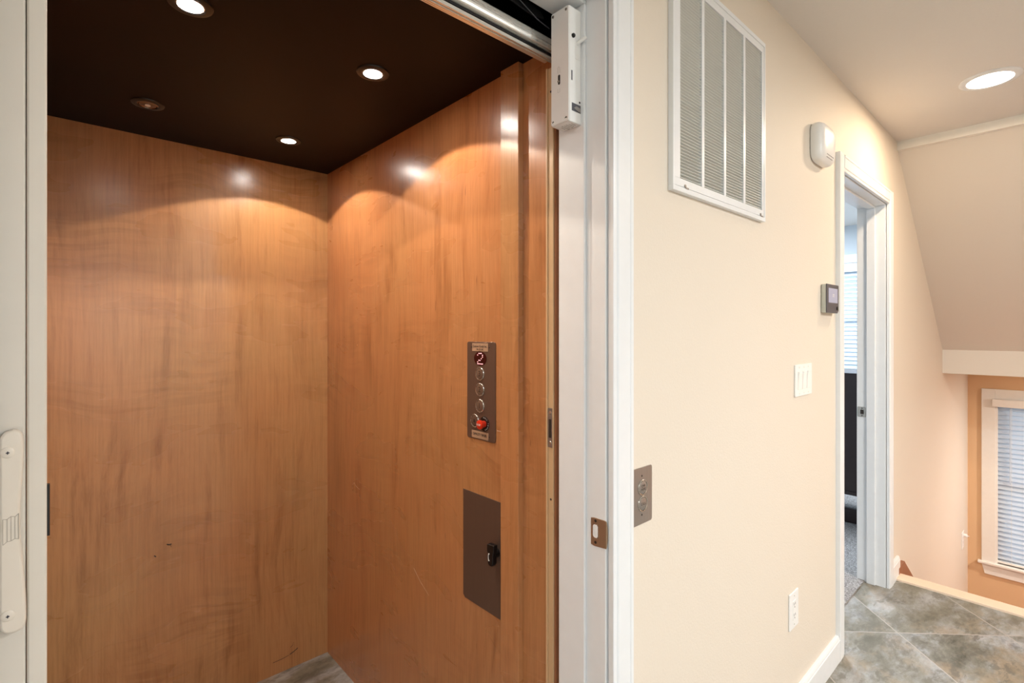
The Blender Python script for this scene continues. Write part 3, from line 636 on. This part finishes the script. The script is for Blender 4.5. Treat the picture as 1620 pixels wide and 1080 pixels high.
def outlet(x, z, label, w=.076, h=.124, cover=None):
    t = thing('wall_outlet', (x, YW, z), label, 'outlet', 'white wall outlets along the cream wall')
    g = MB(); g.prism(rrect(x - w / 2, x + w / 2, z - h / 2, z + h / 2, .003), 'y', YW - .0055, YW); g.build('wall_plate', M['plastic'], t, .0022, 3)
    g = MB(); g.prism(rrect(x - .0165, x + .0165, z - .0335, z + .0335, .003), 'y', YW - .0068, YW - .005); rc = g.build('receptacle', M['plastic'], t, .0005)
    g = MB()
    for dz in (.019, -.019):
        g.box(x - .0075, x - .0055, YW - .0072, YW - .0067, z + dz - .001, z + dz + .008).box(x + .0055, x + .0075, YW - .0072, YW - .0067, z + dz - .001, z + dz + .007).cyl((x, YW - .0067, z + dz - .008), (0, -1, 0), .0024, .0005, 10)
    g.build('socket_slots', M['bezel'], rc)
    for dz in (.050, -.050): g = MB(); g.lathe((x, YW - .0054, z + dz), (0, -1, 0), [(.0028, 0), (.0024, .0008), (0, .0010)], 12); g.build('screw', M['greyplastic'], t, smooth=True)
    return t
outlet(1.9355, .392, 'white wall outlet low on the cream wall above the baseboard', .084, .127)
o2 = outlet(6.14, -.53, 'small white wall outlet deep in the stairwell near the corner', .12, .15)
g = MB(); g.lathe((6.19, YW - .006, -.50), (0, -1, 0), [(.016, 0), (.016, .02), (.004, .026), (.003, .036), (0, .036)], 14); g.build('plug', M['plastic'], o2, smooth=True)

# ------------------------------------------------------------------ hall downlight in view (and the added fill lights out of view)
for i, ((x, y), en, c_) in enumerate(DOWNLIGHTS_AND_FILL):
    lb = ['bright round recessed downlight in the hall ceiling near the stairs', 'added fill downlight at the far end of the hall by the stairwell', 'added fill downlight across the hall from the elevator', 'added fill downlight just left of the elevator opening, behind the gate', 'added fill downlight nearest the added rear window', 'added fill downlight in the rear left corner of the room'][i]
    t = thing('recessed_downlight', (x, y, CZ), lb, 'ceiling light', 'recessed downlights in the hall ceiling')
    g = MB(); g.lathe((x, y, CZ), (0, 0, -1), [(.080, .001), (.101, 0), (.100, .004), (.088, .0075), (.080, .006)], 56); g.build('trim_ring', M['trim'], t, smooth=True)
    g = MB(); g.lathe((x, y, CZ), (0, 0, -1), [(0, .0002), (.082, .0002), (.082, .0055), (.06, .0072), (0, .0085)], 56); g.build('lens', M['downlens'], t, smooth=True)

# ------------------------------------------------------------------ windows and blinds
def window(name, X, y0, y1, z0, z1, meet, mat, cw=.0955, depth=.15):
    """window in a wall whose room face is the plane x = X, facing -x"""
    w = bpy.data.objects.new(name, None); COL.objects.link(w); struct(w); w.location = (X, (y0 + y1) / 2, z0)
    g = MB()
    g.box(X - .018, X, y1, y1 + cw, z0, z1 + cw).box(X - .018, X, y0 - cw, y0, z0, z1 + cw).box(X - .018, X, y0, y1, z1, z1 + cw); g.build('casing', mat, w, .002)
    g = MB(); g.box(X - .006, X + depth, y1 - .015, y1, z0, z1).box(X - .006, X + depth, y0, y0 + .015, z0, z1).box(X - .006, X + depth, y0 + .015, y1 - .015, z1 - .015, z1); g.build('window_jamb', mat, w, .001)
    Bx('sill', mat, w, X - .045, X + depth - .01, y0 - cw - .025, y1 + cw + .025, z0 - .022, z0, .004)
    g = MB(); g.prism([(y0 - cw, z0 - .022), (y1 + cw, z0 - .022), (y1 + cw - .022, z0 - .118), (y0 - cw + .022, z0 - .118)], 'x', X - .018, X); g.build('apron', mat, w, .002)
    a, b = y0 + .015, y1 - .015
    for nm, za, zb2, xo in (('sash', meet - .02, z1 - .015, .085), ('sash', z0, meet + .02, .055)):
        g = MB(); r = .042
        g.box(X + xo, X + xo + .03, a, a + r, za, zb2).box(X + xo, X + xo + .03, b - r, b, za, zb2).box(X + xo, X + xo + .03, a + r, b - r, za, za + .045).box(X + xo, X + xo + .03, a + r, b - r, zb2 - .04, zb2)
        s = g.build(nm, M['trim'], w, .001)
        Bx('pane', M['glass'], s, X + xo + .012, X + xo + .016, a + r, b - r, za + .045, zb2 - .04)
    return w
def blind(X, y0, y1, ztop, zbot, label, pitch=.043, ang=-56, xo=.0, val=True, val_extra=.02):
    t = thing('window_blind', (X, (y0 + y1) / 2, ztop), label, 'window blind')
    if val: Bx('valance', M['trimwarm'], t, X - .052, X - .036, y0 - val_extra, y1 + val_extra, ztop - .070, ztop, .003)
    Bx('headrail', M['slat'], t, X - .034 + xo, X + .010 + xo, y0 + .004, y1 - .004, ztop - .045, ztop - .004)
    g = MB(); z = ztop - .085; rot = Matrix.Rotation(math.radians(ang), 3, 'Y')
    while z > zbot + .05:
        g.box(X - .035 + xo, X + .014 + xo, y0 + .006, y1 - .006, z - .0013, z + .0013, rot); z -= pitch
    g.build('slats', M['slat'], t)
    g = MB(); g.box(X - .032 + xo, X + .012 + xo, y0 + .006, y1 - .006, zbot + .006, zbot + .024, Matrix.Rotation(math.radians(0), 3, 'Y')); g.build('bottom_rail', M['trimwarm'], t, .002)
    g = MB()
    for f_ in (.12, .5, .88):
        y = y0 + (y1 - y0) * f_; g.tube([(X - .036 + xo, y, ztop - .05), (X - .036 + xo, y, zbot + .01)], .0013, 5)
    g.build('ladder_cords', M['trimwarm'], t)
    g = MB(); g.tube([(X - .040 + xo, y1 - .0975, ztop - .06), (X - .040 + xo, y1 - .0975, -.03 if ztop < 1 else ztop - .7)], .0035, 6); g.build('tilt_wand', M['slat'], t)
    return t
window('window_1', 6.51, -.45, .4635, -.7875, .735, -.055, M['trimwarm'])
blind(6.51, -.435, .4635, .741, -.785, 'white slatted window blind in the stairwell window', xo=.03, val_extra=.020)
window('window_2', BX, 1.12, 2.30, .75, 2.060, 1.46, M['trim'], cw=.085)
blind(BX, 1.14, 2.29, 2.045, .77, 'white slatted blind glimpsed through the bedroom doorway', xo=.03, val_extra=.0, ang=-40)

# ------------------------------------------------------------------ dark furniture in the bedroom
dr_ = thing('dresser', (4.42, 1.6, 0), 'tall dark espresso wood dresser seen through the bedroom doorway', 'dresser')
Bx('carcass', M['espresso'], dr_, 4.20, 4.66, .93, 2.1, .205, 1.072, .003)
Bx('bottom_rail', M['espresso'], dr_, 4.20, 4.235, .93, 2.1, .010, .110, .003)
Bx('front_strip', M['espresso'], dr_, 4.194, 4.2, .95, 2.08, .222, .232)
for x in (4.20, 4.61):
    for y in (.93, 2.05): Bx('leg', M['espresso'], dr_, x, x + .05, y - .0002, y + .05, .008, .205)
